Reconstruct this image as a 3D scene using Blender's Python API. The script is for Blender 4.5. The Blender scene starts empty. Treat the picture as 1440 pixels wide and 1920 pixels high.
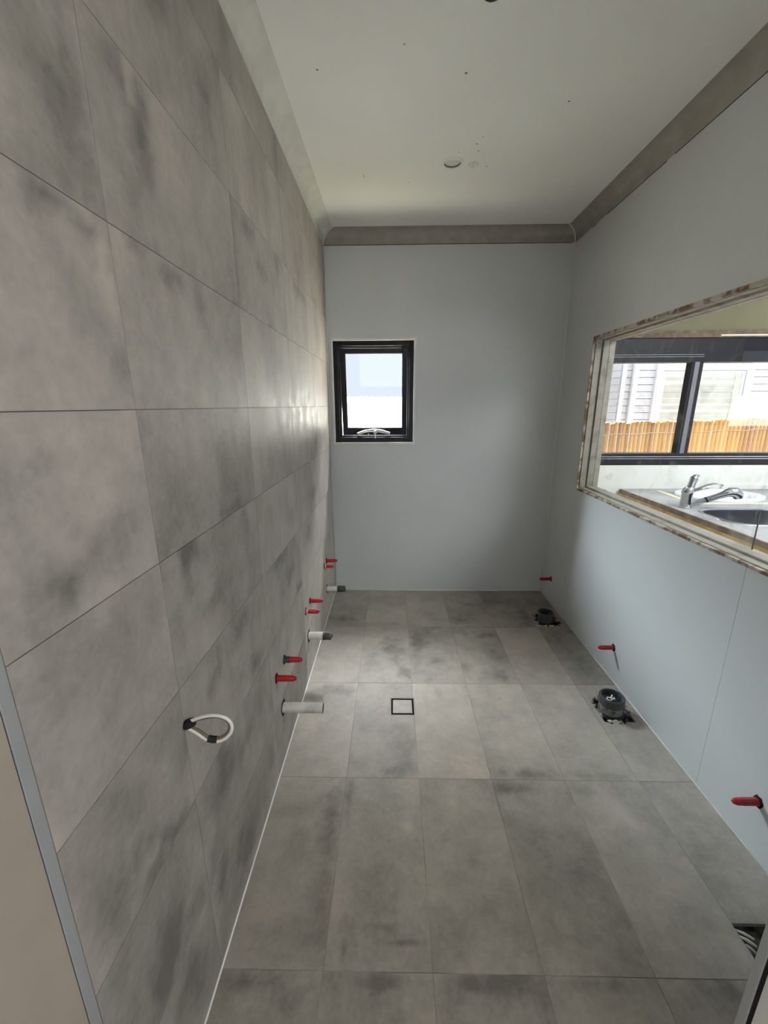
import bpy, bmesh, math, random
import numpy as np
from mathutils import Vector, Matrix
random.seed(7)
PI = math.pi
S = bpy.context.scene
C = S.collection

# ------------------------------------------------------------------ camera
CAM = Vector((0.4686, 0.0, 1.4976))
PITCH, YAW, ROLL, FPX = 0.2554, -0.0198, -0.0047, 765.166
cd = bpy.data.cameras.new('camera'); cam = bpy.data.objects.new('camera', cd); C.objects.link(cam)
fw0 = Vector((math.sin(YAW), math.cos(YAW), 0)); rt0 = Vector((math.cos(YAW), -math.sin(YAW), 0)); zz = Vector((0, 0, 1))
fw = fw0*math.cos(PITCH) - zz*math.sin(PITCH); up0 = fw0*math.sin(PITCH) + zz*math.cos(PITCH)
rt = rt0*math.cos(ROLL) + up0*math.sin(ROLL); up = up0*math.cos(ROLL) - rt0*math.sin(ROLL)
M = Matrix.Identity(4)
for i in range(3):
    M[i][0] = rt[i]; M[i][1] = up[i]; M[i][2] = -fw[i]; M[i][3] = CAM[i]
cam.matrix_world = M
cd.sensor_fit = 'VERTICAL'; cd.sensor_height = 24.0; cd.lens = FPX/1920*24.0; cd.clip_start = 0.02
S.camera = cam

# ------------------------------------------------------------------ world, sun, lights, exposure
W_ = bpy.data.worlds.new('world'); S.world = W_; W_.use_nodes = True
bg = W_.node_tree.nodes['Background']
bg.inputs['Color'].default_value = (0.80, 0.86, 1.0, 1); bg.inputs['Strength'].default_value = 0.40
sd = bpy.data.lights.new('sun', 'SUN'); sun = bpy.data.objects.new('sun', sd); C.objects.link(sun)
sd.energy = 165.0; sd.angle = math.radians(2.0); sd.color = (1, 0.95, 0.86)
sun.rotation_euler = Vector((0.0, -0.03, -1.0)).to_track_quat('-Z', 'Y').to_euler()
def area(name, loc, target, w, h, power, col):
    d = bpy.data.lights.new(name, 'AREA'); o = bpy.data.objects.new(name, d); C.objects.link(o)
    d.shape = 'RECTANGLE'; d.size = w; d.size_y = h; d.energy = power; d.color = col
    o.location = loc; o.rotation_euler = (Vector(target)-Vector(loc)).to_track_quat('-Z', 'Y').to_euler()
    return o
area('hall_fill_light', (0.5, -1.3, 2.55), (0.5, -1.3, 0), 1.6, 1.2, 3.8, (1, 0.90, 0.80))  # added fill behind the camera, no actual hall fitting
area('daylight_fill_side', (-1.5, 5.1, 3.15), (0.34, 3.15, 1.60), 1.9, 1.3, 440, (0.78, 0.89, 1.0))  # added area panel out of view, boosts daylight towards the right wall
area('daylight_fill_top', (0.4, 4.75, 3.75), (0.34, 3.15, 1.55), 2.4, 1.0, 260, (0.95, 0.96, 1.0))  # second added panel above the sightline, more daylight through the back window
area('kitchen_fill_light', (3.2, 1.0, 2.55), (3.2, 1.0, 0), 1.2, 1.8, 30, (0.93, 0.97, 1.0))  # added overhead fill to brighten the kitchen, no actual fitting
S.view_settings.view_transform = 'Standard'; S.view_settings.look = 'None'
S.view_settings.exposure = 1.42; S.view_settings.gamma = 1.0; S.view_settings.use_curve_mapping = False
S.cycles.max_bounces = 14; S.cycles.diffuse_bounces = 8; S.cycles.transparent_max_bounces = 16
S.cycles.sample_clamp_indirect = 6.0

# ------------------------------------------------------------------ materials
def new_mat(name):
    m = bpy.data.materials.new(name); m.use_nodes = True
    nt = m.node_tree; return m, nt, nt.nodes['Principled BSDF']
def setp(b, **k):
    for a, v in k.items(): b.inputs[a.replace('_', ' ')].default_value = v
def plain(name, col, rough=0.6, metal=0.0, var=0.06, scale=8.0, bump=0.0, bscale=60.0, col2=None, lo=0.4, hi=0.65, spec=None):
    m, nt, b = new_mat(name); N = nt.nodes; L = nt.links
    tc = N.new('ShaderNodeTexCoord'); n = N.new('ShaderNodeTexNoise'); n.inputs['Scale'].default_value = scale
    n.inputs['Detail'].default_value = 5; L.new(tc.outputs['Object'], n.inputs['Vector'])
    r = N.new('ShaderNodeValToRGB'); L.new(n.outputs['Fac'], r.inputs['Fac'])
    c2 = col2 or tuple(c*(1-var*2) for c in col)
    r.color_ramp.elements[0].position = lo; r.color_ramp.elements[1].position = hi
    r.color_ramp.elements[0].color = (*c2, 1); r.color_ramp.elements[1].color = (*col, 1)
    L.new(r.outputs['Color'], b.inputs['Base Color'])
    b.inputs['Roughness'].default_value = rough; b.inputs['Metallic'].default_value = metal
    if spec is not None: b.inputs['Specular IOR Level'].default_value = spec
    if bump:
        n2 = N.new('ShaderNodeTexNoise'); n2.inputs['Scale'].default_value = bscale; n2.inputs['Detail'].default_value = 4
        L.new(tc.outputs['Object'], n2.inputs['Vector'])
        bp = N.new('ShaderNodeBump'); bp.inputs['Strength'].default_value = bump; bp.inputs['Distance'].default_value = 0.004
        L.new(n2.outputs['Fac'], bp.inputs['Height']); L.new(bp.outputs['Normal'], b.inputs['Normal'])
    return m

def tile_mat(name, light, mid, dark, rough, bump):
    """cement-look porcelain: clouding comes from the per-tile colour attribute + fine noise"""
    m, nt, b = new_mat(name); N = nt.nodes; L = nt.links
    at = N.new('ShaderNodeAttribute'); at.attribute_name = 'tone'
    sp = N.new('ShaderNodeSeparateColor'); L.new(at.outputs['Color'], sp.inputs['Color'])
    tc = N.new('ShaderNodeTexCoord')
    off = N.new('ShaderNodeCombineXYZ')
    for k in ('X', 'Y', 'Z'):
        mu = N.new('ShaderNodeMath'); mu.operation = 'MULTIPLY'; mu.inputs[1].default_value = {'X': 37, 'Y': 23, 'Z': 51}[k]
        L.new(sp.outputs['Green'], mu.inputs[0]); L.new(mu.outputs[0], off.inputs[k])
    ad = N.new('ShaderNodeVectorMath'); ad.operation = 'ADD'; L.new(tc.outputs['Object'], ad.inputs[0]); L.new(off.outputs[0], ad.inputs[1])
    n1 = N.new('ShaderNodeTexNoise'); n1.inputs['Scale'].default_value = 12; n1.inputs['Detail'].default_value = 9; n1.inputs['Roughness'].default_value = 0.68
    n2 = N.new('ShaderNodeTexNoise'); n2.inputs['Scale'].default_value = 70; n2.inputs['Detail'].default_value = 6
    L.new(ad.outputs[0], n1.inputs['Vector']); L.new(ad.outputs[0], n2.inputs['Vector'])
    def ma(op, a, bb):
        q = N.new('ShaderNodeMath'); q.operation = op
        for i, v in enumerate((a, bb)):
            if isinstance(v, (int, float)): q.inputs[i].default_value = v
            else: L.new(v, q.inputs[i])
        return q.outputs[0]
    t = ma('ADD', sp.outputs['Red'], ma('MULTIPLY', ma('SUBTRACT', n1.outputs['Fac'], 0.5), 0.80))
    t = ma('ADD', t, ma('MULTIPLY', ma('SUBTRACT', n2.outputs['Fac'], 0.5), 0.26))
    r = N.new('ShaderNodeValToRGB'); L.new(t, r.inputs['Fac'])
    e = r.color_ramp.elements; e[0].position = 0.05; e[0].color = (*dark, 1); e[1].position = 0.95; e[1].color = (*light, 1)
    q = e.new(0.5); q.color = (*mid, 1)
    L.new(r.outputs['Color'], b.inputs['Base Color'])
    mr = N.new('ShaderNodeMapRange'); mr.inputs['From Min'].default_value = 0.3; mr.inputs['From Max'].default_value = 0.7
    mr.inputs['To Min'].default_value = rough-0.08; mr.inputs['To Max'].default_value = rough+0.12
    L.new(n1.outputs['Fac'], mr.inputs['Value']); L.new(mr.outputs[0], b.inputs['Roughness'])
    n3 = N.new('ShaderNodeTexNoise'); n3.inputs['Scale'].default_value = 6; n3.inputs['Detail'].default_value = 3
    L.new(ad.outputs[0], n3.inputs['Vector'])
    bp = N.new('ShaderNodeBump'); bp.inputs['Strength'].default_value = bump; bp.inputs['Distance'].default_value = 0.01
    L.new(n3.outputs['Fac'], bp.inputs['Height']); L.new(bp.outputs['Normal'], b.inputs['Normal'])
    return m

MT = {}
MT['wall_tile'] = tile_mat('wall_tile', (0.55, 0.50, 0.445), (0.365, 0.335, 0.30), (0.165, 0.153, 0.139), 0.50, 0.10)
MT['floor_tile'] = tile_mat('floor_tile', (0.48, 0.42, 0.36), (0.325, 0.29, 0.254), (0.145, 0.13, 0.115), 0.46, 0.04)
MT['grout'] = plain('grout', (0.16, 0.145, 0.13), 0.9)
MT['grout_floor'] = plain('grout_floor', (0.36, 0.33, 0.30), 0.9, col2=(0.2, 0.18, 0.165), scale=5)
MT['sheet'] = plain('wall_sheet', (0.56, 0.575, 0.575), 0.30, var=0.015, scale=2.5)
MT['ceiling'] = plain('ceiling_board', (0.85, 0.85, 0.815), 0.7, var=0.02, scale=2.0, bump=0.05, bscale=25)
MT['compound'] = plain('jointing_compound', (0.68, 0.67, 0.62), 0.75, var=0.05, scale=14, bump=0.15)
MT['paper'] = plain('cornice_paper', (0.37, 0.34, 0.30), 0.85, var=0.07, scale=12)
MT['silicone'] = plain('white_silicone', (0.80, 0.80, 0.78), 0.35)
MT['black_alu'] = plain('black_aluminium', (0.006, 0.006, 0.010), 0.35, var=0.1, spec=0.25)
MT['black'] = plain('black_void', (0.006, 0.006, 0.006), 0.9)
MT['black_frame'] = plain('black_plastic', (0.004, 0.004, 0.004), 0.8, spec=0.05)
MT['white_paint'] = plain('white_paint', (0.78, 0.78, 0.75), 0.45, var=0.02)
MT['casing'] = plain('old_casing_paint', (0.31, 0.285, 0.24), 0.5, col2=(0.20, 0.17, 0.135), scale=16, lo=0.28, hi=0.5, bump=0.2)
MT['rawedge'] = plain('raw_timber_edge', (0.46, 0.40, 0.34), 0.8, col2=(0.15, 0.085, 0.045), scale=22, lo=0.42, hi=0.56, bump=0.3)
MT['jamb'] = plain('jamb_primer', (0.62, 0.63, 0.62), 0.6, var=0.03)
MT['jamb_grey'] = plain('jamb_grey', (0.34, 0.35, 0.35), 0.6, var=0.03)
MT['jamb_warm'] = plain('jamb_warm', (0.40, 0.345, 0.285), 0.6, var=0.03)
MT['mortar'] = plain('mortar_bed', (0.15, 0.145, 0.14), 0.95, col2=(0.02, 0.02, 0.02), scale=30, bump=0.6)
MT['adhesive'] = plain('tile_adhesive', (0.62, 0.60, 0.55), 0.9, var=0.1, scale=40, bump=0.5)
MT['red'] = plain('red_plastic', (0.50, 0.012, 0.016), 0.38, col2=(0.30, 0.010, 0.012), scale=30)
MT['pvc'] = plain('white_pvc', (0.68, 0.67, 0.62), 0.4, col2=(0.5, 0.48, 0.43), scale=18)
MT['tape_grey'] = plain('grey_tape', (0.075, 0.07, 0.062), 0.55, col2=(0.03, 0.03, 0.028), scale=25)
MT['tape_black'] = plain('black_tape', (0.006, 0.006, 0.008), 0.45)
MT['pvc_grey'] = plain('grey_pvc', (0.085, 0.088, 0.095), 0.5, col2=(0.05, 0.05, 0.055), scale=12, bump=0.1)
MT['pvc_dusty'] = plain('dusty_pvc', (0.27, 0.26, 0.235), 0.8, col2=(0.06, 0.06, 0.065), scale=22, lo=0.38, hi=0.5, bump=0.2)
MT['brown_core'] = plain('brown_core', (0.17, 0.12, 0.065), 0.5)
MT['white_plastic'] = plain('white_plastic', (0.78, 0.77, 0.74), 0.35)
MT['chrome'] = plain('chrome', (0.52, 0.53, 0.56), 0.14, metal=1.0, var=0.1)
MT['zinc'] = plain('bright_winder_metal', (0.80, 0.79, 0.72), 0.3, metal=0.6)
MT['steel'] = plain('stainless_bowl', (0.13, 0.13, 0.14), 0.3, metal=0.9, var=0.1)
MT['bench'] = plain('bench_laminate', (0.42, 0.41, 0.42), 0.45, col2=(0.29, 0.28, 0.29), scale=6, lo=0.35, hi=0.6)
MT['edge_brown'] = plain('bench_edge_brown', (0.26, 0.19, 0.13), 0.6, col2=(0.14, 0.09, 0.06), scale=14)
MT['edge_orange'] = plain('bench_edge_chipboard', (0.58, 0.36, 0.13), 0.7, col2=(0.42, 0.24, 0.08), scale=18)
MT['cream_strip'] = plain('cream_strip', (0.74, 0.69, 0.52), 0.5)
MT['ceramic'] = plain('ceramic', (0.76, 0.79, 0.82), 0.12, var=0.01)
MT['olive'] = plain('kitchen_upper_olive', (0.15, 0.14, 0.078), 0.8, var=0.05, scale=3)  # dark olive tone for the wall above the kitchen window
MT['timber_dark'] = plain('head_timber', (0.17, 0.125, 0.08), 0.8, col2=(0.08, 0.055, 0.035), scale=20)
MT['kitchen_white'] = plain('kitchen_white', (0.80, 0.80, 0.76), 0.6, var=0.04, scale=5)
MT['stile'] = plain('stile_metal', (0.17, 0.16, 0.20), 0.5)
MT['film'] = plain('pale_film', (0.62, 0.68, 0.74), 0.6)
MT['concrete'] = plain('concrete', (0.42, 0.40, 0.36), 0.9)
MT['lawn'] = plain('lawn', (0.030, 0.031, 0.034), 0.95, col2=(0.024, 0.025, 0.028), scale=6, spec=0.0)
MT['bounce_slab'] = plain('pale_bounce_slab', (0.84, 0.80, 0.66), 0.9, var=0.03)  # pale colour for the added sun-bouncing slab
MT['render'] = plain('exterior_render', (0.7, 0.68, 0.62), 0.9)
MT['roof_white'] = plain('roof_sheet', (0.16, 0.16, 0.16), 0.7, var=0.01, spec=0.1)
MT['siding'] = plain('siding_paint', (0.70, 0.71, 0.78), 0.6, var=0.02)
MT['house_trim'] = plain('house_trim', (0.66, 0.68, 0.74), 0.5, var=0.01)
MT['blind'] = plain('blind_slats', (0.60, 0.60, 0.55), 0.6)
MT['wire'] = plain('rusty_wire', (0.022, 0.018, 0.014), 0.9, spec=0.0)
MT['crumb'] = plain('mortar_crumb', (0.58, 0.55, 0.46), 0.95, var=0.1, scale=30)
MT['pencil'] = plain('pencil_mark', (0.30, 0.29, 0.25), 0.9)
MT['dirt'] = plain('dirt_spot', (0.20, 0.17, 0.12), 0.9)
MT['spot_inner'] = plain('lamp_inner', (0.70, 0.71, 0.70), 0.5)
MT['spot_wall'] = plain('board_cut_edge', (0.26, 0.25, 0.22), 0.9)

def picket_mat():
    m, nt, b = new_mat('picket_timber'); N = nt.nodes; L = nt.links
    oi = N.new('ShaderNodeObjectInfo'); tc = N.new('ShaderNodeTexCoord')
    mp = N.new('ShaderNodeMapping'); mp.inputs['Scale'].default_value = (30, 30, 3); L.new(tc.outputs['Object'], mp.inputs['Vector'])
    n = N.new('ShaderNodeTexNoise'); n.inputs['Scale'].default_value = 1.5; n.inputs['Detail'].default_value = 5; L.new(mp.outputs[0], n.inputs['Vector'])
    ad = N.new('ShaderNodeMath'); ad.operation = 'ADD'; L.new(n.outputs['Fac'], ad.inputs[0])
    mu = N.new('ShaderNodeMath'); mu.operation = 'MULTIPLY_ADD'; mu.inputs[1].default_value = 0.7; mu.inputs[2].default_value = -0.35
    L.new(oi.outputs['Random'], mu.inputs[0]); L.new(mu.outputs[0], ad.inputs[1])
    r = N.new('ShaderNodeValToRGB'); L.new(ad.outputs[0], r.inputs['Fac'])
    e = r.color_ramp.elements; e[0].position = 0.15; e[0].color = (0.50, 0.22, 0.06, 1); e[1].position = 0.8; e[1].color = (0.95, 0.56, 0.17, 1)
    L.new(r.outputs['Color'], b.inputs['Base Color']); b.inputs['Roughness'].default_value = 0.8
    return m
MT['picket'] = picket_mat()

def glass_mat(name, smear):
    m = bpy.data.materials.new(name); m.use_nodes = True; nt = m.node_tree; N = nt.nodes; L = nt.links
    N.remove(N['Principled BSDF']); out = N['Material Output']
    tr = N.new('ShaderNodeBsdfTransparent'); tr.inputs['Color'].default_value = (0.96, 0.98, 0.97, 1)
    gl = N.new('ShaderNodeBsdfGlossy'); gl.inputs['Roughness'].default_value = 0.02
    lw = N.new('ShaderNodeLayerWeight'); lw.inputs['Blend'].default_value = 0.5
    pw = N.new('ShaderNodeMath'); pw.operation = 'POWER'; pw.inputs[1].default_value = 4.5; L.new(lw.outputs['Facing'], pw.inputs[0])
    fr_ = N.new('ShaderNodeMath'); fr_.operation = 'MULTIPLY_ADD'; fr_.inputs[1].default_value = 0.6; fr_.inputs[2].default_value = 0.018; L.new(pw.outputs[0], fr_.inputs[0])
    mx = N.new('ShaderNodeMixShader'); L.new(fr_.outputs[0], mx.inputs[0]); L.new(tr.outputs[0], mx.inputs[1]); L.new(gl.outputs[0], mx.inputs[2])
    if smear:
        df = N.new('ShaderNodeBsdfDiffuse'); df.inputs['Color'].default_value = (0.75, 0.72, 0.66, 1)
        tc = N.new('ShaderNodeTexCoord'); n = N.new('ShaderNodeTexNoise'); n.inputs['Scale'].default_value = 9; n.inputs['Detail'].default_value = 8
        n.inputs['Distortion'].default_value = 1.2
        L.new(tc.outputs['Object'], n.inputs['Vector'])
        r = N.new('ShaderNodeMapRange'); r.inputs['From Min'].default_value = 0.56; r.inputs['From Max'].default_value = 0.78
        r.inputs['To Min'].default_value = 0.0; r.inputs['To Max'].default_value = smear
        L.new(n.outputs['Fac'], r.inputs['Value'])
        m2 = N.new('ShaderNodeMixShader'); L.new(r.outputs[0], m2.inputs[0]); L.new(mx.outputs[0], m2.inputs[1]); L.new(df.outputs[0], m2.inputs[2])
        L.new(m2.outputs[0], out.inputs['Surface'])
    else: L.new(mx.outputs[0], out.inputs['Surface'])
    return m
MT['glass'] = glass_mat('clear_glass', 0); MT['glass_dirty'] = glass_mat('smeared_glass', 0.16)

# ------------------------------------------------------------------ mesh helpers
def link(name, me, parent=None, mats=(), smooth=False):
    o = bpy.data.objects.new(name, me); C.objects.link(o)
    if parent: o.parent = parent
    for m in mats: me.materials.append(MT[m] if isinstance(m, str) else m)
    if smooth:
        for p in me.polygons: p.use_smooth = True
    return o
def build(name, bm, mats, parent=None, smooth=False, bevel=0, angle=None):
    bmesh.ops.recalc_face_normals(bm, faces=bm.faces[:])
    me = bpy.data.meshes.new(name); bm.to_mesh(me); bm.free()
    if isinstance(mats, str): mats = (mats,)
    o = link(name, me, parent, mats, smooth)
    if smooth and angle is not None:
        me.set_sharp_from_angle(angle=math.radians(angle))
    if bevel:
        b = o.modifiers.new('bevel', 'BEVEL'); b.width = bevel; b.segments = 2; b.limit_method = 'ANGLE'; b.angle_limit = 0.7
    return o
def tag(o, label=None, cat=None, group=None, kind=None):
    if label: o['label'] = label
    if cat: o['category'] = cat
    if group: o['group'] = group
    if kind: o['kind'] = kind
    return o
def struct(o): o['kind'] = 'structure'; return o
def empty(name, loc=(0, 0, 0)):
    o = bpy.data.objects.new(name, None); C.objects.link(o); o.location = loc; o.empty_display_size = 0.05; return o
def box(bm, a, b, mi=0):
    (x0, y0, z0), (x1, y1, z1) = a, b
    vs = [bm.verts.new(p) for p in ((x0,y0,z0),(x1,y0,z0),(x1,y1,z0),(x0,y1,z0),(x0,y0,z1),(x1,y0,z1),(x1,y1,z1),(x0,y1,z1))]
    for f in ((0,3,2,1),(4,5,6,7),(0,1,5,4),(1,2,6,5),(2,3,7,6),(3,0,4,7)):
        fc = bm.faces.new([vs[i] for i in f]); fc.material_index = mi
    return vs
def nb(): return bmesh.new()
def tube(bm, pts, radii, seg=20, cap=True, mi=0, flat=None):
    """round tube through pts; flat=(sx,sy) squashes the section"""
    pts = [Vector(p) for p in pts]; n = len(pts)
    if isinstance(radii, (int, float)): radii = [radii]*n
    tang = []
    for i in range(n):
        a = pts[max(i-1, 0)]; b = pts[min(i+1, n-1)]
        d = b-a
        if d.length < 1e-9: d = tang[-1] if tang else Vector((0, 0, 1))
        tang.append(d.normalized())
    ref = Vector((0, 0, 1)) if abs(tang[0].z) < 0.9 else Vector((0, 1, 0))
    if flat: ref = Vector(flat[2])
    rings = []; nx = None
    for i in range(n):
        t = tang[i]
        if nx is None: nx = t.cross(ref).normalized()
        else: nx = (nx - t*nx.dot(t)).normalized()
        ny = t.cross(nx).normalized()
        sx, sy = (flat[0], flat[1]) if flat else (1, 1)
        rings.append([bm.verts.new(pts[i] + (nx*math.cos(2*PI*k/seg)*sx + ny*math.sin(2*PI*k/seg)*sy)*radii[i]) for k in range(seg)])
    for a, b in zip(rings, rings[1:]):
        for k in range(seg):
            f = bm.faces.new((a[k], a[(k+1) % seg], b[(k+1) % seg], b[k])); f.material_index = mi
    if cap:
        f = bm.faces.new(rings[0][::-1]); f.material_index = mi
        f = bm.faces.new(rings[-1]); f.material_index = mi
def loft(bm, rings, seg=48, ex=2.0, close_last=True, close_first=False, mi=0):
    """rings: (cx,cy,z,rx,ry) superellipse sections"""
    R = []
    for cx, cy, z, rx, ry in rings:
        r = []
        for k in range(seg):
            a = 2*PI*k/seg; c, s = math.cos(a), math.sin(a)
            r.append(bm.verts.new((cx+rx*math.copysign(abs(c)**(2/ex), c), cy+ry*math.copysign(abs(s)**(2/ex), s), z)))
        R.append(r)
    for a, b in zip(R, R[1:]):
        for k in range(seg):
            f = bm.faces.new((a[k], a[(k+1) % seg], b[(k+1) % seg], b[k])); f.material_index = mi
    if close_last: bm.faces.new(R[-1]).material_index = mi
    if close_first: bm.faces.new(R[0][::-1]).material_index = mi
def plate(bm, outer, holes, z0, z1, mi=0):
    """horizontal plate with holes; outer, holes = lists of (x,y)"""
    loops = [outer]+list(holes); tops = []
    E = []
    for lp in loops:
        v = [bm.verts.new((x, y, z1)) for x, y in lp]; tops.append(v)
        E += [bm.edges.new((v[i], v[(i+1) % len(v)])) for i in range(len(v))]
    r = bmesh.ops.triangle_fill(bm, edges=E, use_beauty=True)
    faces = [g for g in r['geom'] if isinstance(g, bmesh.types.BMFace)]
    low = {v: bm.verts.new((v.co.x, v.co.y, z0)) for lp in tops for v in lp}
    for f in faces: f.material_index = mi
    for f in faces: bm.faces.new([low[v] for v in reversed(f.verts)]).material_index = mi
    for lp in tops:
        for i in range(len(lp)):
            a, b = lp[i], lp[(i+1) % len(lp)]
            bm.faces.new((a, b, low[b], low[a])).material_index = mi
def circle(cx, cy, r, n=48, ry=None, ex=2.0):
    out = []
    for k in range(n):
        a = 2*PI*k/n; c, s = math.cos(a), math.sin(a)
        out.append((cx+r*math.copysign(abs(c)**(2/ex), c), cy+(ry or r)*math.copysign(abs(s)**(2/ex), s)))
    return out
def wall_with_hole(bm, axis, d0, d1, a0, a1, z0, z1, h=None, mi=0):
    """axis 'y': slab y in d0..d1, a = x ; axis 'x': slab x in d0..d1, a = y; h=(a0,a1,z0,z1)"""
    def bx(p0, p1, q0, q1):
        if p1-p0 < 1e-6 or q1-q0 < 1e-6: return
        if axis == 'y': box(bm, (p0, d0, q0), (p1, d1, q1), mi)
        else: box(bm, (d0, p0, q0), (d1, p1, q1), mi)
    if h is None: bx(a0, a1, z0, z1); return
    ha0, ha1, hz0, hz1 = h
    bx(a0, ha0, z0, z1); bx(ha1, a1, z0, z1); bx(ha0, ha1, z0, hz0); bx(ha0, ha1, hz1, z1)

# ------------------------------------------------------------------ dimensions
W, D, H = 1.7047, 3.1424, 2.635
CB = 2.556            # underside of the cornice
YD = 0.4225           # room side of the door wall
XJ = 0.999            # right jamb

# ------------------------------------------------------------------ tiled surfaces (cells carry the cement clouding of each tile)
def vnoise(x, y, seed):
    xi = np.floor(x).astype(int); yi = np.floor(y).astype(int); fx = x-xi; fy = y-yi
    fx = fx*fx*(3-2*fx); fy = fy*fy*(3-2*fy)
    def h(i, j):
        v = np.sin(i*127.1+j*311.7+seed*74.7)*43758.5453
        return v-np.floor(v)
    return (h(xi, yi)*(1-fx)+h(xi+1, yi)*fx)*(1-fy)+(h(xi, yi+1)*(1-fx)+h(xi+1, yi+1)*fx)*fy
def fbm(x, y, seed, f=1.0, o=4):
    t = 0; a = 0.5; s = 0
    for k in range(o):
        t = t+a*vnoise(x*f, y*f, seed+k*13.3); s += a; a *= 0.55; f *= 2.1
    return t/s
def tiled(name, axis, ea, eb, gap, mats, base, blobs, holes, cell=0.0125, mottling=0.5, stretch=(1, 1)):
    """axis 'z' floor (a=x,b=y) or 'x' left wall (a=y,b=z). Every tile is a grid of cells."""
    V, F, MI, T, G = [], [], [], [], []
    rnd = random.Random(11)
    def inside(a, b):
        for (cx, cy, rx, ry, jag) in holes:
            dx = (a-cx)/rx; dy = (b-cy)/ry
            j = jag*(0.5-float(vnoise(np.array(a*61.), np.array(b*61.), 3)))
            if max(abs(dx), abs(dy)) < 1+j: return True
        return False
    for i in range(len(ea)-1):
        for j in range(len(eb)-1):
            a0, a1, b0, b1 = ea[i], ea[i+1], eb[j], eb[j+1]
            tb = base.get((i, j), 0.5); sd_ = rnd.random(); 
            for layer in (0, 1):
                g = gap if layer == 0 else 0.0
                A0, A1, B0, B1 = a0+g, a1-g, b0+g, b1-g
                if layer == 1 and not holes: na = nbn = 1
                else: na = max(1, round((A1-A0)/cell)); nbn = max(1, round((B1-B0)/cell))
                va = np.linspace(A0, A1, na+1); vb = np.linspace(B0, B1, nbn+1)
                o = len(V); dep = 0.0 if layer == 0 else -0.0012
                ga, gb = np.meshgrid(va, vb, indexing='ij')
                sx, sy = stretch
                n = fbm(ga*sx+sd_*91, gb*sy+sd_*57, 1, 3.2)-0.5
                n2 = fbm(ga*sx+sd_*31, gb*sy+sd_*17, 5, 10.0, 3)-0.5
                tone = tb + mottling*(n*1.1+n2*0.45)
                for (ba, bb, ra, rb, st, ti) in blobs:
                    if ti and not (a0-1e-4 <= ba <= a1+1e-4 and b0-1e-4 <= bb <= b1+1e-4): continue
                    wob = fbm(ga*2.0, gb*2.0, 9+ba, 14.0, 3)-0.5
                    dd = np.sqrt(((ga-ba)/ra)**2+((gb-bb)/rb)**2)+wob*1.3
                    tone = tone + st*np.clip(1.15-dd, 0, 1)**1.2
                for p in range(na+1):
                    for q in range(nbn+1):
                        a, b = va[p], vb[q]
                        V.append((a, b, dep) if axis == 'z' else (dep, a, b))
                for p in range(na):
                    for q in range(nbn):
                        if holes and inside((va[p]+va[p+1])/2, (vb[q]+vb[q+1])/2): continue
                        idx = [(p, q), (p+1, q), (p+1, q+1), (p, q+1)]
                        F.append([o+x*(nbn+1)+y for x, y in idx]); MI.append(layer)
                        for x, y in idx: T.append((float(tone[x, y]), sd_, 0.0, 1.0))
    me = bpy.data.meshes.new(name); me.from_pydata(V, [], F)
    me.polygons.foreach_set('material_index', MI)
    ca = me.color_attributes.new('tone', 'FLOAT_COLOR', 'CORNER')
    ca.data.foreach_set('color', np.array(T, dtype=np.float32).ravel())
    me.update()
    o = link(name, me, None, mats)
    bm = bmesh.new(); bm.from_mesh(me)
    loose = [v for v in bm.verts if not v.link_faces]
    bmesh.ops.delete(bm, geom=loose, context='VERTS'); bm.to_mesh(me); bm.free()
    s = o.modifiers.new('thickness', 'SOLIDIFY'); s.thickness = 0.011; s.offset = -1
    return struct(o)

RIDGES = [((1.484, .877), (1.523, .854), .0042), ((1.485, .861), (1.516, .837), .0048), ((1.487, .842), (1.502, .822), .0042)]
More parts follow.
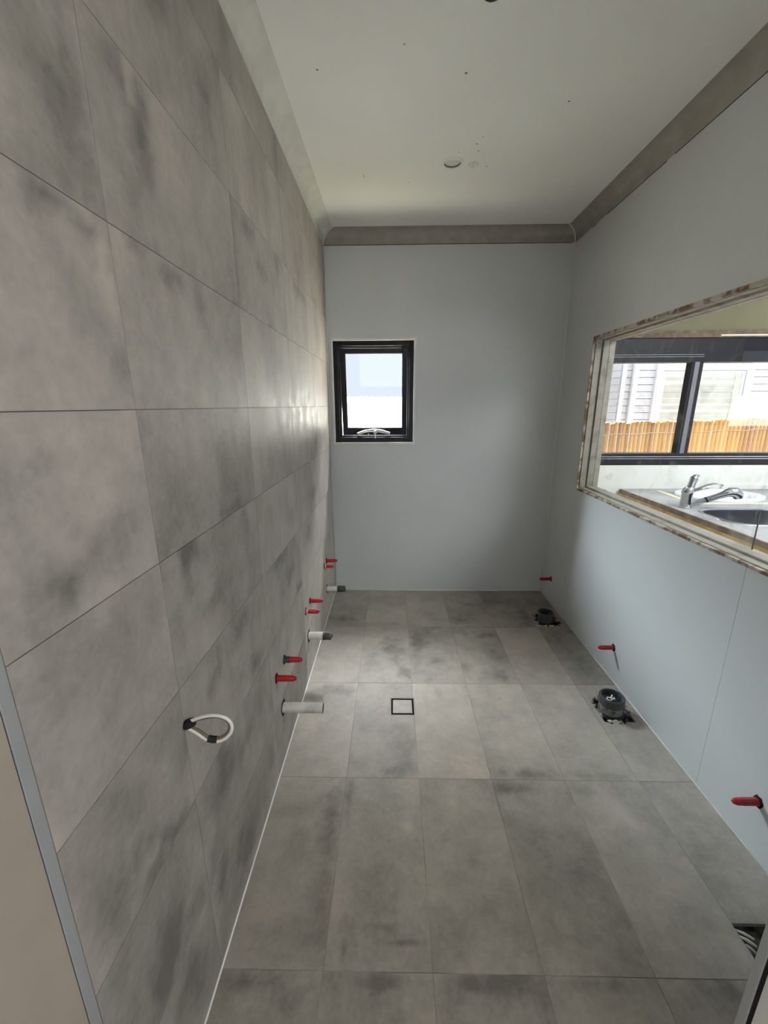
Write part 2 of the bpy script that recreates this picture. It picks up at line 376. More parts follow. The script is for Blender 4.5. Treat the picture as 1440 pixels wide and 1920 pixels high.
# floor: 300 x 600 tiles
FX0, FY0 = 0.2809, 1.3607
fx = [0.0]+[FX0+0.3*i for i in range(5)]+[W+0.005]
fy = [-0.2, FY0-1.2, FY0-0.6, FY0, FY0+0.6, FY0+1.2, FY0+1.8-0.02]
fy[-1] = D+0.004
fbase = {}
rows = {0: [.38,.36,.40,.38,.36,.34], 1: [.36,.36,.38,.40,.40,.36], 2: [.44,.47,.47,.43,.50,.42], 3: [.58,.50,.72,.66,.66,.60], 4: [.60,.50,.50,.48,.62,.34], 5: [.40,.52,.56,.46,.42,.38]}
for j, r in rows.items():
    for i, t in enumerate(r): fbase[(i, j)] = t
fblobs = [(0.10,2.66,.14,.05,-.35,1),(0.45,2.60,.16,.04,-.15,1),(.95,2.66,.07,.09,-.35,1),(1.28,2.93,.14,.10,-.22,1),(1.44,2.75,.05,.2,-.25,1),(1.60,2.93,.1,.15,-.15,1),
 (.47,2.30,.09,.16,-.38,1),(.54,2.06,.05,.08,-.38,1),(.36,2.15,.06,.1,-.15,1),(.66,2.40,.09,.12,-.28,1),(.74,2.16,.08,.06,-.38,1),(.62,2.3,.04,.2,-.25,1),
 (1.10,2.22,.10,.15,-.18,1),(1.09,2.46,.08,.06,-.42,1),(1.1,2.02,.12,.05,-.35,1),(.90,2.12,.05,.06,-.3,1),(.93,2.5,.06,.06,-.2,1),(1.55,2.4,.07,.2,-.2,1),(1.6,2.1,.1,.2,-.15,1),
 (.15,1.90,.14,.06,-.28,1),(.04,1.5,.05,.2,-.1,1),(.53,1.50,.09,.16,-.26,1),(.52,1.40,.12,.04,-.2,1),(.44,1.62,.15,.04,-.12,1),(1.06,1.385,.14,.03,-.42,1),(1.3,1.38,.16,.03,-.28,1),(.95,1.40,.08,.03,-.15,1),(.72,1.88,.03,.05,-.2,1),
 (.235,1.22,.05,.14,-.34,1),(.25,1.05,.03,.2,-.14,1),(.30,1.28,.02,.1,-.30,1),(.45,.86,.09,.016,-.30,1),(.50,.825,.08,.012,-.32,1),(.33,.80,.012,.03,-.3,1),(.95,1.32,.13,.035,-.28,1),(1.25,1.32,.10,.03,-.2,1),(1.32,1.25,.12,.1,.12,1),(.53,1.18,.03,.05,.18,1),
 (.08,.73,.10,.025,-.25,1),(.20,.68,.05,.05,-.15,1),(.45,.74,.10,.02,-.28,1),(.72,.74,.14,.03,-.28,1),(1.0,.745,.12,.02,-.25,1),(1.35,.74,.12,.04,-.30,1),(1.6,.74,.1,.05,-.35,1),(.48,.6,.1,.1,-.1,1)]
fholes = [(1.581, 2.668, .078, .088, .55), (1.587, 1.772, .078, .086, .4), (1.565, .795, .088, .095, .02)]
floor = tiled('floor', 'z', fx, fy, 0.0011, ('floor_tile', 'grout_floor'), fbase, fblobs, fholes, mottling=0.42)
bm = nb()
plate(bm, [(-.02, -.25), (W+.12, -.25), (W+.12, D+.1), (-.02, D+.1)], [], -0.10, -0.030)
build('floor_bed', bm, 'mortar', floor)
# adhesive ridges left by the notched trowel in the nearest cut-out
for (xa, ya), (xb, yb), rr_ in RIDGES:
    bm = nb(); tube(bm, [(xa, ya, -.0105), ((xa+xb)/2, (ya+yb)/2+.001, -.009), (xb, yb, -.0105)], [rr_*.7, rr_, rr_*.8], seg=8); build('adhesive_ridge', bm, 'adhesive', floor, smooth=True)
def crumbs(cx, cy, w, seed, n=9):
    r = random.Random(seed); bm = nb()
    for k in range(n):
        x = cx+(r.random()-.5)*w; y = cy+(r.random()-.5)*.012; s = .003+.006*r.random()
        bmesh.ops.create_icosphere(bm, subdivisions=1, radius=s, matrix=Matrix.Translation((x, y, -.004+r.random()*.004)) @ Matrix.Diagonal((1.3, .9, .7, 1)))
    for v in bm.verts: v.co += Vector(((r.random()-.5)*.003, (r.random()-.5)*.003, (r.random()-.5)*.002))
    o = build('mortar_crumbs', bm, 'crumb', floor); o['kind'] = 'stuff'; return o
crumbs(1.55, 2.584, .13, 1, 22); crumbs(1.54, 1.690, .07, 2, 14)

# left wall: 600 x 300 tiles, stack bond
YV, ZJ = 0.7618, 1.4922
wy = [YD, YV, YV+.6, YV+1.2, YV+1.8, D-0.006]
wz = [0.004]+[ZJ-1.2+0.3*k for k in range(0, 8)]+[CB+0.004]
wz[0] = 0.003
wbase = {}
for i in range(5):
    for j in range(len(wz)-1):
        wbase[(i, j)] = [0.50, 0.46, 0.48, 0.56, 0.60][i]
# rows j: 0 = lowest cut row ... 4 = z 1.19-1.49, 5 = 1.49-1.79, 6 = 1.79-2.09
for k, v in {(0,3):.60,(0,2):.46,(0,0):.34,(0,1):.36,(0,4):.60,(0,5):.56,(0,6):.52,(0,7):.44,(0,8):.44,(1,8):.5,(1,7):.56,(1,6):.52,(1,5):.58,(1,4):.52,(1,3):.46,(1,2):.5,(1,1):.36,(1,0):.36,(2,0):.38,(2,1):.42,(2,7):.55,(2,6):.48,(2,5):.60,(2,4):.52,(2,3):.55,(3,6):.55}.items(): wbase[k] = v
wblobs = [(.70,1.765,.045,.022,-.50,1),(.64,1.780,.05,.022,-.45,1),(.735,1.70,.03,.09,.30,1),(.69,1.755,.06,.012,.2,1),(.58,1.758,.06,.02,-.15,1),
 (.70,1.89,.05,.10,-.30,1),(.74,2.02,.03,.08,-.2,1),(.90,2.00,.05,.10,-.42,1),(.83,2.06,.05,.03,-.35,1),(.885,2.05,.02,.06,.28,1),(.82,2.08,.02,.03,.25,1),(.86,1.87,.05,.05,-.15,1),
 (.84,1.785,.06,.02,-.35,1),(.95,1.76,.10,.03,-.32,1),(1.1,1.72,.05,.06,-.15,1),(1.33,1.8,.03,.2,-.15,1),(1.5,2.05,.10,.04,-.38,1),(1.62,1.98,.1,.06,-.30,1),(1.86,2.06,.09,.05,-.28,1),(2.30,2.05,.2,.04,-.30,1),(2.7,2.1,.2,.06,-.2,1),
 (.60,1.27,.10,.05,-.30,1),(.52,1.24,.06,.05,-.38,1),(.68,1.31,.05,.04,-.2,1),(.56,1.42,.12,.03,-.15,1),(.65,1.4,.06,.08,.12,1),
 (.82,1.25,.04,.06,-.30,1),(.87,1.17,.05,.05,-.45,1),(.86,1.09,.03,.06,-.35,1),(.96,1.00,.12,.05,-.30,1),(1.15,1.2,.12,.03,-.3,1),(1.25,1.12,.06,.08,-.2,1),(.79,1.2,.02,.05,-.2,1),
 (1.10,.84,.14,.07,-.34,1),(.92,.80,.10,.04,-.3,1),(1.2,.65,.12,.06,-.35,1),(.95,.5,.1,.08,-.32,1),(1.1,.45,.1,.05,-.25,1),(1.6,.88,.10,.05,-.32,1),(1.75,.75,.1,.05,-.3,1),(1.9,.6,.12,.06,-.3,1),(2.2,.8,.12,.06,-.25,1),(2.4,1.0,.15,.05,-.25,1),
 (.62,.615,.07,.05,-.48,1),(.55,.70,.06,.05,-.25,1),(.49,.66,.05,.08,-.32,1),(.70,.60,.05,.03,-.35,1),(.60,.36,.09,.07,-.38,1),(.72,.33,.04,.06,-.3,1),(.66,.2,.06,.08,-.3,1),(.85,.25,.05,.1,-.3,1),(1.0,.12,.1,.08,-.34,1),(1.3,.2,.05,.1,-.3,1),
 (1.22,2.25,.06,.09,-.28,1),(1.0,2.3,.05,.08,-.2,1),(.6,2.3,.1,.06,-.25,1),(.5,2.0,.06,.06,-.15,1),(2.2,1.3,.15,.05,-.18,1),(1.6,1.3,.1,.08,-.2,1),(1.8,1.0,.1,.06,-.22,1)]
wblobs = [(a, b, ra, rb*1.0, st*0.95, t) for a, b, ra, rb, st, t in wblobs]
wl = tiled('wall_left', 'x', wy, wz, 0.0009, ('wall_tile', 'grout'), wbase, wblobs, [], cell=0.015, mottling=0.52, stretch=(1.6, 0.8))
bm = nb(); box(bm, (-.16, YD-.0, -.02), (-.0115, D+.16, 2.75)); build('wall_backing', bm, 'compound', wl)

# ------------------------------------------------------------------ back wall, right wall, ceiling
WX0, WX1, WZ0, WZ1 = 0.030, 0.638, 1.216, 1.960          # back window opening
RY0, RY1, RZ0, RZ1 = 0.95, 2.705, 0.948, 1.898            # right wall opening
bm = nb()
wall_with_hole(bm, 'y', D, D+.010, -.012, W+.012, 0, CB-.003, (WX0, WX1, WZ0, WZ1), 0)
wall_with_hole(bm, 'y', D+.010, D+.17, -.16, W+.126, -.3, 2.75, (WX0, WX1, WZ0, WZ1), 1)
wb = struct(build('wall_back', bm, ('sheet', 'render')))
bm = nb()
g = .0007; yj = 1.350
box(bm, (W, YD, 0), (W+.010, yj-g, RZ0)); box(bm, (W, yj+g, 0), (W+.010, D, RZ0))
box(bm, (W, YD, RZ1), (W+.010, D, CB-.003)); box(bm, (W, RY1, RZ0), (W+.010, D, RZ1)); box(bm, (W, YD, RZ0), (W+.010, RY0, RZ1))
wall_with_hole(bm, 'x', W+.010, W+.105, YD-.12, D+.01, -.3, 2.75, (RY0, RY1, RZ0, RZ1), 1)
wr = struct(build('wall_right', bm, ('sheet', 'compound')))
bm = nb()
SP1 = (0.763, 2.352, .040); SP2 = (0.757, 1.503, .031)
plate(bm, [(-.15, YD-.12), (W+.12, YD-.12), (W+.12, D+.15), (-.15, D+.15)], [circle(*SP1), circle(*SP2)], H, H+.010)
ceil = struct(build('ceiling', bm, 'ceiling'))
bm = nb(); box(bm, (-.15, YD-.12, H+.055), (W+.12, D+.15, H+.075)); build('ceiling_joist_board', bm, 'timber_dark', ceil)

# cornices
def cornice(name, pts, mats, p=0.08, h=None, n=10, parent=None):
    """pts: list of (wall corner xy, inward xy direction incl. mitre) - sweeps the cove profile"""
    h = h or (H-CB)
    prof = [(0, 0)]+[(p-(p)*math.cos(t*PI/2/n), h*math.sin(t*PI/2/n)) for t in range(1, n+1)]+[(0.0, h)]
    bm = nb(); R = []
    for (x, y), (dx, dy) in pts:
        R.append([bm.verts.new((x+dx*a, y+dy*a, CB+b)) for a, b in prof])
    m = len(prof)
    for a, b in zip(R, R[1:]):
        for k in range(m): bm.faces.new((a[k], a[(k+1) % m], b[(k+1) % m], b[k]))
    bm.faces.new(R[0]); bm.faces.new(R[-1][::-1])
    return build(name, bm, mats, parent, smooth=True, angle=50)
struct(cornice('trim_1', [((0, D), (1, -1)), ((0, YD-.1), (1, 0))], 'compound', p=.074))
struct(cornice('trim_2', [((0, D), (1, -1)), ((W, D), (-1, -1))], 'paper', p=.082))
struct(cornice('trim_3', [((W, D), (-1, -1)), ((W, YD-.1), (-1, 0))], 'paper', p=.078))
# filled mitres
for nm, x, sx in (('trim_4', 0, 1), ('trim_5', W, -1)):
    bm = nb(); pts = []
    for t in range(0, 11):
        a = .081-.081*math.cos(t*PI/20); b = (H-CB)*math.sin(t*PI/20)
        pts.append((x+sx*a+sx*.0005, D-a-.0005, CB+b-.0008))
    tube(bm, pts, [.0025+.0035*(t/10) for t in range(11)], seg=8)
    struct(build(nm, bm, 'compound', smooth=True))
# thin dark gap lines between cornice and wall sheet
bm = nb(); box(bm, (0.002, D-.0012, CB-.0035), (W-.02, D+.002, CB)); struct(build('trim_6', bm, 'black'))
bm = nb()
for a, b in ((2.85, 2.90), (2.2, 2.72), (1.6, 2.14), (.6, 1.55)): box(bm, (W-.0010, a, CB-.003), (W+.002, b, CB))
struct(build('trim_7', bm, 'black'))
# white silicone beads
def bead(name, a, b, r=.0028): 
    bm = nb(); tube(bm, [a, b], r, seg=8); return struct(build(name, bm, 'silicone', smooth=True))
bead('trim_8', (0.001, YD, .002), (0.001, D, .002), .0032); bead('trim_9', (0, D-.001, .002), (W, D-.001, .002), .003); bead('trim_10', (W-.001, YD, .002), (W-.001, D, .002), .0032)
bead('trim_11', (W-.0008, D-.0008, 0), (W-.0008, D-.0008, CB), .0022)
bead('trim_12', (0.002, D-.001, 0), (0.002, D-.001, CB), .0016)

# recessed lamps in the ceiling
def downlight(name, sp, dep, label, ring, inner, wall):
    x, y, r = sp
    t = tag(empty(name, (x, y, H)), label, 'ceiling light')
    bm = nb()
    loft(bm, [(0, 0, 0.0, r+.0125, r+.0125), (0, 0, -.0035, r+.0105, r+.0105), (0, 0, -.004, r+.002, r+.002), (0, 0, 0.0, r-.0004, r-.0004)], close_last=False)
    if ring: build('trim_ring', bm, ring, t, smooth=True, angle=40)
    bm = nb(); loft(bm, [(0, 0, -.0005, r-.0003, r-.0003), (0, 0, dep, r-.0003, r-.0003), (0, 0, dep, r-.002, r-.002), (0, 0, .0, r-.002, r-.002)], close_last=False); build('housing', bm, wall, t, smooth=True, angle=40)
    bm = nb(); loft(bm, [(0, 0, dep, r-.0004, r-.0004), (0, 0, dep+.004, r-.0004, r-.0004)], close_first=True); build('lens', bm, inner, t)
    return t
downlight('downlight', SP1, .005, 'round white recessed ceiling fitting beside the pencilled circle', 'ceiling', 'spot_inner', 'spot_wall')
downlight('ceiling_hole', SP2, .03, 'grey round opening in the ceiling at the top edge of the photo', None, 'tape_grey', 'spot_wall')['category'] = 'ceiling opening'
# pencil marks, nail spots on the ceiling board
bm = nb(); n = 40; cx, cy, r = .866, 2.366, .022
for i in range(n):
    a, b = 2*PI*i/n, 2*PI*(i+1)/n
    tube(bm, [(cx+r*math.cos(a), cy+r*math.sin(a), H), (cx+r*math.cos(b), cy+r*math.sin(b), H)], .0008, seg=5)
tube(bm, [(cx-r, cy+.002, H), (cx+r, cy-.002, H)], .0007, seg=5); tube(bm, [(cx-.003, cy+r, H), (cx+.003, cy-r, H)], .0007, seg=5)
build('pencilled_circle', bm, 'pencil', ceil)
bm = nb(); tube(bm, [(.322, 2.44, H), (.326, 2.475, H)], .0011, seg=5); build('pencil_tick', bm, 'dirt', ceil)
for (x, y, r) in [(.207,1.768,.004),(.509,1.671,.0028),(.731,1.796,.005),(1.155,1.946,.004),(.559,2.523,.003),(.848,2.201,.003),(.869,2.257,.0035),(.866,2.152,.0025),(.781,2.263,.0025),(.934,2.385,.0035),(.853,2.206,.0035),(1.56,2.526,.002)]:
    bm = nb(); loft(bm, [(x, y, H, r, r), (x, y, H-.0006, r*.7, r*.7)], seg=12); build('nail_spot', bm, 'dirt', ceil)

# ------------------------------------------------------------------ doorway wall (camera stands in it)
def jamb(name, xa, xb, mats, ys=.4050):
    o = struct(empty(name, ((xa+xb)/2, YD, 0)))
    def pc(nm, y0, y1, m, inset=0):
        bm = nb(); a, b = (xa, xb)
        if xb < 0.5: b = xb-inset
        else: a = xa+inset
        box(bm, (a, y0, 0), (b, y1, 2.64)); q = build(nm, bm, m, None, bevel=.001); q.parent = o; q.matrix_parent_inverse = Matrix.Translation(o.location).inverted()
    pc('edge_strip', ys, YD, mats[0]); pc('groove', ys-mats[2], ys, 'black', .0012); pc('lining', .26, ys-mats[2], mats[1])
    return o
jamb('trim_13', -.16, 0.0, ('jamb_grey', 'jamb_warm', .0016))
jamb('trim_14', XJ, 1.10, ('jamb_grey', 'jamb', .0070), .4094)
bm = nb(); box(bm, (1.10, .29, 0), (W+.01, YD, 2.70)); box(bm, (-.16, .29, 2.12), (XJ+.12, .40, 2.70)); struct(build('wall_front', bm, 'compound'))

# ------------------------------------------------------------------ back window (black awning sash)
w1 = struct(empty('window_1', ((WX0+WX1)/2, D, WZ0)))
def part(parent, name, bm, m, **k):
    o = build(name, bm, m, None, **k); o.parent = parent
    o.matrix_parent_inverse = Matrix.Translation(parent.location).inverted(); return o
def frame(bm, x0, x1, z0, z1, y0, y1, t, tb=None, tt=None):
    tb = tb or t; tt = tt or t
    box(bm, (x0, y0, z0), (x0+t, y1, z1)); box(bm, (x1-t, y0, z0), (x1, y1, z1))
    box(bm, (x0+t, y0, z0), (x1-t, y1, z0+tb)); box(bm, (x0+t, y0, z1-tt), (x1-t, y1, z1))
bm = nb(); frame(bm, WX0-.012, WX1+.012, WZ0-.012, WZ1+.012, D-.004, D+.002, .012); part(w1, 'angle_bead', bm, 'jamb')
bm = nb(); frame(bm, WX0, WX1, WZ0, WZ1, D-.010, D+.032, .010); part(w1, 'reveal', bm, 'white_plastic')
bm = nb(); frame(bm, WX0+.007, WX1-.007, WZ0+.007, WZ1-.007, D+.022, D+.10, .036, .040, .036)
frame(bm, WX0+.043, WX1-.043, WZ0+.047, WZ1-.043, D+.045, D+.10, .012); part(w1, 'outer_frame', bm, 'black_alu', bevel=.002)
bm = nb(); frame(bm, WX0+.041, WX1-.041, WZ0+.045, WZ1-.041, D+.0445, D+.0455, .0015); part(w1, 'metal_edge', bm, 'chrome')
# sash: hinged at the top, pushed out at the bottom
sx0, sx1, sz0, sz1 = WX0+.050, WX1-.050, WZ0+.046, WZ1-.052
tl = math.radians(7.0); piv = Vector((0, D+.085, sz1))
def tilt(o):
    for v in o.data.vertices:
        d = v.co-piv; v.co = Vector((v.co.x, piv.y+d.y*math.cos(tl)-d.z*math.sin(tl), piv.z+d.z*math.cos(tl)+d.y*math.sin(tl)))
bm = nb(); frame(bm, sx0, sx1, sz0, sz1, D+.085, D+.120, .040, .059, .036); sf = part(w1, 'sash', bm, 'black_alu', bevel=.003); tilt(sf)
bm = nb(); frame(bm, sx0+.039, sx1-.039, sz0+.058, sz1-.035, D+.084, D+.090, .004); q = part(w1, 'glazing_bead', bm, 'jamb_warm'); tilt(q)
bm = nb(); box(bm, (sx0+.03, D+.100, sz0+.05), (sx1-.03, D+.104, sz1-.028)); q = part(w1, 'pane', bm, 'glass'); tilt(q)
# chain winder on the sill
wx = (WX0+WX1)/2-.005; wzb = WZ0+.082
bm = nb()
tube(bm, [(wx-.125, D+.045, wzb-.012), (wx-.10, D+.04, wzb-.004), (wx-.05, D+.038, wzb+.014)], [.010, .011, .009], seg=12)
tube(bm, [(wx-.05, D+.038, wzb+.012), (wx, D+.036, wzb+.018), (wx+.06, D+.036, wzb+.010), (wx+.125, D+.045, wzb-.008)], [.007, .011, .012, .010], seg=12)
wd = part(w1, 'winder', bm, 'zinc', smooth=True)
bm = nb(); tube(bm, [(wx+.012, D+.028, wzb+.016), (wx+.012, D+.020, wzb-.008)], [.009, .011], seg=12); tube(bm, [(wx+.012, D+.020, wzb-.01), (wx+.014, D+.020, wzb-.045)], [.0045, .003], seg=8)
tube(bm, [(wx-.04, D+.03, wzb-.004), (wx-.034, D+.03, wzb-.012), (wx-.04, D+.03, wzb-.020), (wx-.046, D+.03, wzb-.012), (wx-.04, D+.03, wzb-.004)], .002, seg=6)
h = build('winder_handle', bm, 'zinc', None, smooth=True); h.parent = wd; 
h.matrix_parent_inverse = (Matrix.Translation(w1.location) @ Matrix.Translation(w1.location).inverted()).inverted()

# ------------------------------------------------------------------ right opening: old timber casing and smeared glass
w2 = struct(empty('window_2', (W, (RY0+RY1)/2, RZ0)))
def yframe(bm, y0, y1, z0, z1, x0, x1, t, tb=None, tt=None):
    tb = tb or t; tt = tt or t
    box(bm, (x0, y0, z0), (x1, y0+t, z1)); box(bm, (x0, y1-t, z0), (x1, y1, z1))
    box(bm, (x0, y0+t, z0), (x1, y1-t, z0+tb)); box(bm, (x0, y0+t, z1-tt), (x1, y1-t, z1))
bm = nb(); yframe(bm, RY0, RY1, RZ0, RZ1, W-.004, W+.012, .007, .012, .016); part(w2, 'raw_edge', bm, 'rawedge')
bm = nb(); yframe(bm, RY0+.003, RY1-.003, RZ0+.003, RZ1-.003, W+.010, W+.050, .010, .014, .016)
part(w2, 'outer_lining', bm, 'casing', bevel=.003)
bm = nb(); yframe(bm, RY0+.003, RY1-.003, RZ0+.003, RZ1-.003, W+.0525, W+.0895, .020, .023, .024)
part(w2, 'inner_lining', bm, 'casing', bevel=.003)
bm = nb(); yframe(bm, RY0+.003, RY1-.003, RZ0+.003, RZ1-.003, W+.0895, W+.125, .021, .020, .026)
part(w2, 'back_lining', bm, 'casing', bevel=.003)
yp = 1.462
bm = nb(); box(bm, (W+.085, yp-.02, RZ0+.02), (W+.089, RY1-.012, RZ1-.012)); part(w2, 'pane', bm, 'glass_dirty')
bm = nb(); box(bm, (W+.0905, RY0+.012, RZ0+.02), (W+.0945, yp, RZ1-.012)); part(w2, 'pane', bm, 'glass_dirty')
bm = nb(); box(bm, (W+.0845, yp-.0215, RZ0+.03), (W+.0895, yp-.0200, 1.128)); part(w2, 'pane_edge', bm, 'tape_grey')
for z in (1.86, 1.02):
    bm = nb(); tube(bm, [(W+.028, RY1-.0125, z), (W+.028, RY1-.0150, z)], .003, seg=10); part(w2, 'nail', bm, 'tape_grey')

# ------------------------------------------------------------------ pipes on the tiled wall
def ragged(bm, c, ax, r, seed, t=.0012):
    rr = random.Random(seed); n = 18; a = []; b = []
    for k in range(n):
        q = r*(1+.22*(rr.random()-.4)); u, v = q*math.cos(2*PI*k/n), q*math.sin(2*PI*k/n)*1.12
        a.append(bm.verts.new((c[0], c[1]+u, c[2]+v))); b.append(bm.verts.new((c[0]+ax*t, c[1]+u, c[2]+v)))
    for k in range(n): bm.faces.new((a[k], a[(k+1) % n], b[(k+1) % n], b[k]))
    bm.faces.new(b); bm.faces.new(a[::-1])
def loc_part(parent, name, bm, m, **k):      # geometry already relative to the parent
    return build(name, bm, m, parent, **k)
def plug(x, y, z, sgn, L, label, group, seed, style='plain', tilt_=0.0):
    t = tag(empty('pipe_plug', (x, y, z)), label, 'pipe plug', group)
    s = sgn
    bm = nb(); ragged(bm, (0, 0, 0), s, .0185, seed); loc_part(t, 'wall_gap', bm, 'black')
    bm = nb(); prof = [(0, .0105), (.004, .0135), (.008, .0135), (.009, .0118), (L*.55, .0115), (L*.56, .0128), (L*.62, .0128), (L*.63, .0120), (L-.014, .0118), (L-.009, .0105), (L-.0085, .0088), (L-.003, .0082), (L, .0050)]
    if style == 'stub':
        bm2 = nb(); tube(bm2, [(0, 0, 0), (s*.014, 0, 0)], .0125, seg=18); loc_part(t, 'pipe_stub', bm2, 'pvc', smooth=True, angle=40)
    if style == 'rusty':
        bm2 = nb(); tube(bm2, [(0, 0, 0), (s*.026, 0, 0)], .0138, seg=18); loc_part(t, 'pipe_stub', bm2, 'tape_grey', smooth=True, angle=40)
    tube(bm, [(s*a, 0, tilt_*a) for a, r in prof], [r for a, r in prof], seg=20)
    for k in range(4):       # moulded ribs
        a = PI/4+PI/2*k
        tube(bm, [(s*.012, .0115*math.cos(a), .0115*math.sin(a)), (s*L*.52, .0115*math.cos(a), .0115*math.sin(a))], .0012, seg=6)
    loc_part(t, 'plug', bm, 'red', smooth=True, angle=40)
    return t
gl = 'red plugged water pipes on the tiled wall'
plug(0, 1.424, .428, 1, .083, 'bright red pipe plug on tiled wall, nearest the camera, lower of its pair', gl, 1)
plug(0, 1.550, .428, 1, .080, 'red pipe plug with dark grimy collar on tiled wall, above the uncapped white waste pipe', gl, 2, 'rusty')
plug(0, 2.002, .416, 1, .076, 'red pipe plug with white stub at the wall, nearer plug of the middle pair', gl, 3, 'stub')
plug(0, 2.122, .418, 1, .076, 'red pipe plug on tiled wall, farther plug of the middle pair', gl, 4)
plug(0, 2.637, .419, 1, .066, 'dirty red pipe plug with white stub, nearer plug of the pair beside the back wall', gl, 5, 'stub')
plug(0, 2.732, .424, 1, .078, 'dark red pipe plug on tiled wall, closest of all to the back wall', gl, 6)
gr = 'red plugged cistern pipes on the white wall'
plug(W, 2.959, .188, -1, .088, 'small red pipe plug on white wall in the far corner', gr, 7)
plug(W, 2.035, .185, -1, .084, 'red pipe plug on white wall above the large capped grey floor pipe', gr, 8)
plug(W, 1.108, .199, -1, .086, 'red pipe plug on white wall nearest the camera', gr, 9)

def waste(y, z, L, r, label, tape, seed):
    t = tag(empty('waste_pipe', (0, y, z)), label, 'waste pipe', 'white waste pipes on the tiled wall')
    bm = nb(); ragged(bm, (0, 0, 0), 1, r*1.45, seed); loc_part(t, 'wall_gap', bm, 'black')
    bm = nb()
    if tape is None:
        tube(bm, [(0, 0, 0), (L, 0, 0), (L, 0, 0), (L-.06, 0, 0)], [r, r, r-.003, r-.003], seg=28)
    else: tube(bm, [(0, 0, 0), (tape, 0, 0)], r, seg=28)
    loc_part(t, 'pipe', bm, 'pvc', smooth=True, angle=40)
    if tape is not None:
        bm = nb(); rr = random.Random(seed); k = 8
        tube(bm, [(tape-.006+(L-tape+.006)*i/k, 0, 0) for i in range(k+1)], [r*1.06+.0012*rr.random() for i in range(k)]+[r*.93], seg=28)
        if seed == 22: tube(bm, [(L-.002, .0, .0), (L+.006, 0, .001), (L+.010, 0, .001)], [r*.7, r*.35, r*.12], seg=12)
        loc_part(t, 'taped_end', bm, 'tape_grey', smooth=True, angle=50)
    return t
waste(1.483, .238, .173, .0215, 'long white waste pipe with open end, nearest the camera on the tiled wall', None, 21)
waste(2.044, .242, .127, .0215, 'white waste pipe with dark taped end, middle of the three', .088, 22)
waste(2.704, .218, .134, .0205, 'short white waste pipe with dark taped end nearest the back wall', .083, 23)

# looped conduit
t = tag(empty('conduit_loop', (0, .766, .800)), 'white and brown tubing bent into a loop with black tape on tiled wall', 'cable loop')
raw = [(0.0,.0),(.024,.012),(.048,.020),(.071,.023),(.090,.019),(.101,.009),(.104,-.004),(.099,-.019),(.086,-.033),(.069,-.040),(.050,-.038),(.026,-.018),(.002,-.004)]
def smooth_path(p, n=6):
    out = []
    for i in range(len(p)-1):
        p0 = p[max(i-1, 0)]; p1 = p[i]; p2 = p[i+1]; p3 = p[min(i+2, len(p)-1)]
        for k in range(n):
            s = k/n
            out.append(tuple(.5*((2*b)+(-a+c)*s+(2*a-5*b+4*c-d)*s*s+(-a+3*b-3*c+d)*s**3) for a, b, c, d in zip(p0, p1, p2, p3)))
    out.append(p[-1]); return out
path = smooth_path(raw); mid = Vector((.062, -.006))
def off(pp, d):
    o = []
    for q in pp:
        v = Vector(q)-mid; o.append(Vector(q)+v.normalized()*d)
    return o
bm = nb(); tube(bm, [(q[0], -.003, q[1]) for q in off(path, .0038)], .0036, seg=12, flat=(1.1, .9, (0, 1, 0))); loc_part(t, 'white_tube', bm, 'white_plastic', smooth=True)
bm = nb(); tube(bm, [(q[0], .0, q[1]) for q in off(path, -.0022)], .0036, seg=12); loc_part(t, 'brown_tube', bm, 'brown_core', smooth=True)
bm = nb(); tube(bm, [(0, 0, -.004), (.005, -.001, 0), (.013, -.001, .004), (.021, -.001, .008)], [.0105, .0115, .0112, .0090], seg=14); loc_part(t, 'tape_wrap', bm, 'tape_black', smooth=True, angle=50)
bm = nb(); tube(bm, [(.049, -.001, -.0375), (.060, -.001, -.0405), (.069, -.001, -.0400)], [.0078, .0080, .0078], seg=14); loc_part(t, 'tape_wrap', bm, 'tape_black', smooth=True, angle=50)

# ------------------------------------------------------------------ pan connectors in the floor
def rings(bm, prof, seg=40):
    loft(bm, [(0, 0, z, r, r) for z, r in prof], seg=seg)
t = tag(empty('toilet_pipe', (1.578, 1.775, -.03)), 'large grey capped toilet pipe with white debris on top, in a rough floor cutout', 'floor pipe')
bm = nb(); rings(bm, [(0, .072), (.012, .072), (.022, .064), (.026, .056), (.027, .05)]); loc_part(t, 'flange', bm, 'tape_black', smooth=True, angle=40)
bm = nb(); rings(bm, [(.005, .0545), (.03, .0555), (.078, .0535), (.079, .05)]); loc_part(t, 'pipe', bm, 'pvc_dusty', smooth=True, angle=40)
bm = nb(); rings(bm, [(.066, .0570), (.070, .0600), (.104, .0600), (.108, .0575), (.108, .0500), (.102, .0485), (.088, .0470), (.087, .002)]); loc_part(t, 'cap', bm, 'pvc_grey', smooth=True, angle=35)
bm = nb(); rings(bm, [(.0872, .044), (.0882, .042)]); tube(bm, [(-.012, .038, .089), (0.0, .045, .094)], .004, seg=8); tube(bm, [(.026, -.012, .090), (.042, .006, .094)], .004, seg=8); loc_part(t, 'cap_recess', bm, 'tape_black')
bm = nb()
tube(bm, [(-.026, -.004, .091), (-.018, .008, .093), (-.006, .006, .092), (.002, -.004, .092), (-.008, -.012, .091), (-.020, -.010, .091), (-.026, -.004, .091)], .0032, seg=8)
tube(bm, [(-.004, .004, .092), (.006, .012, .094), (.012, .022, .096)], [.005, .004, .003], seg=8); tube(bm, [(.002, .0, .092), (.012, -.006, .092), (.014, .006, .092)], .0035, seg=8)
loc_part(t, 'debris', bm, 'white_plastic', smooth=True)
t = tag(empty('toilet_pipe', (1.574, 2.672, -.03)), 'black open toilet pipe in the rough floor cutout by the far corner', 'floor pipe')
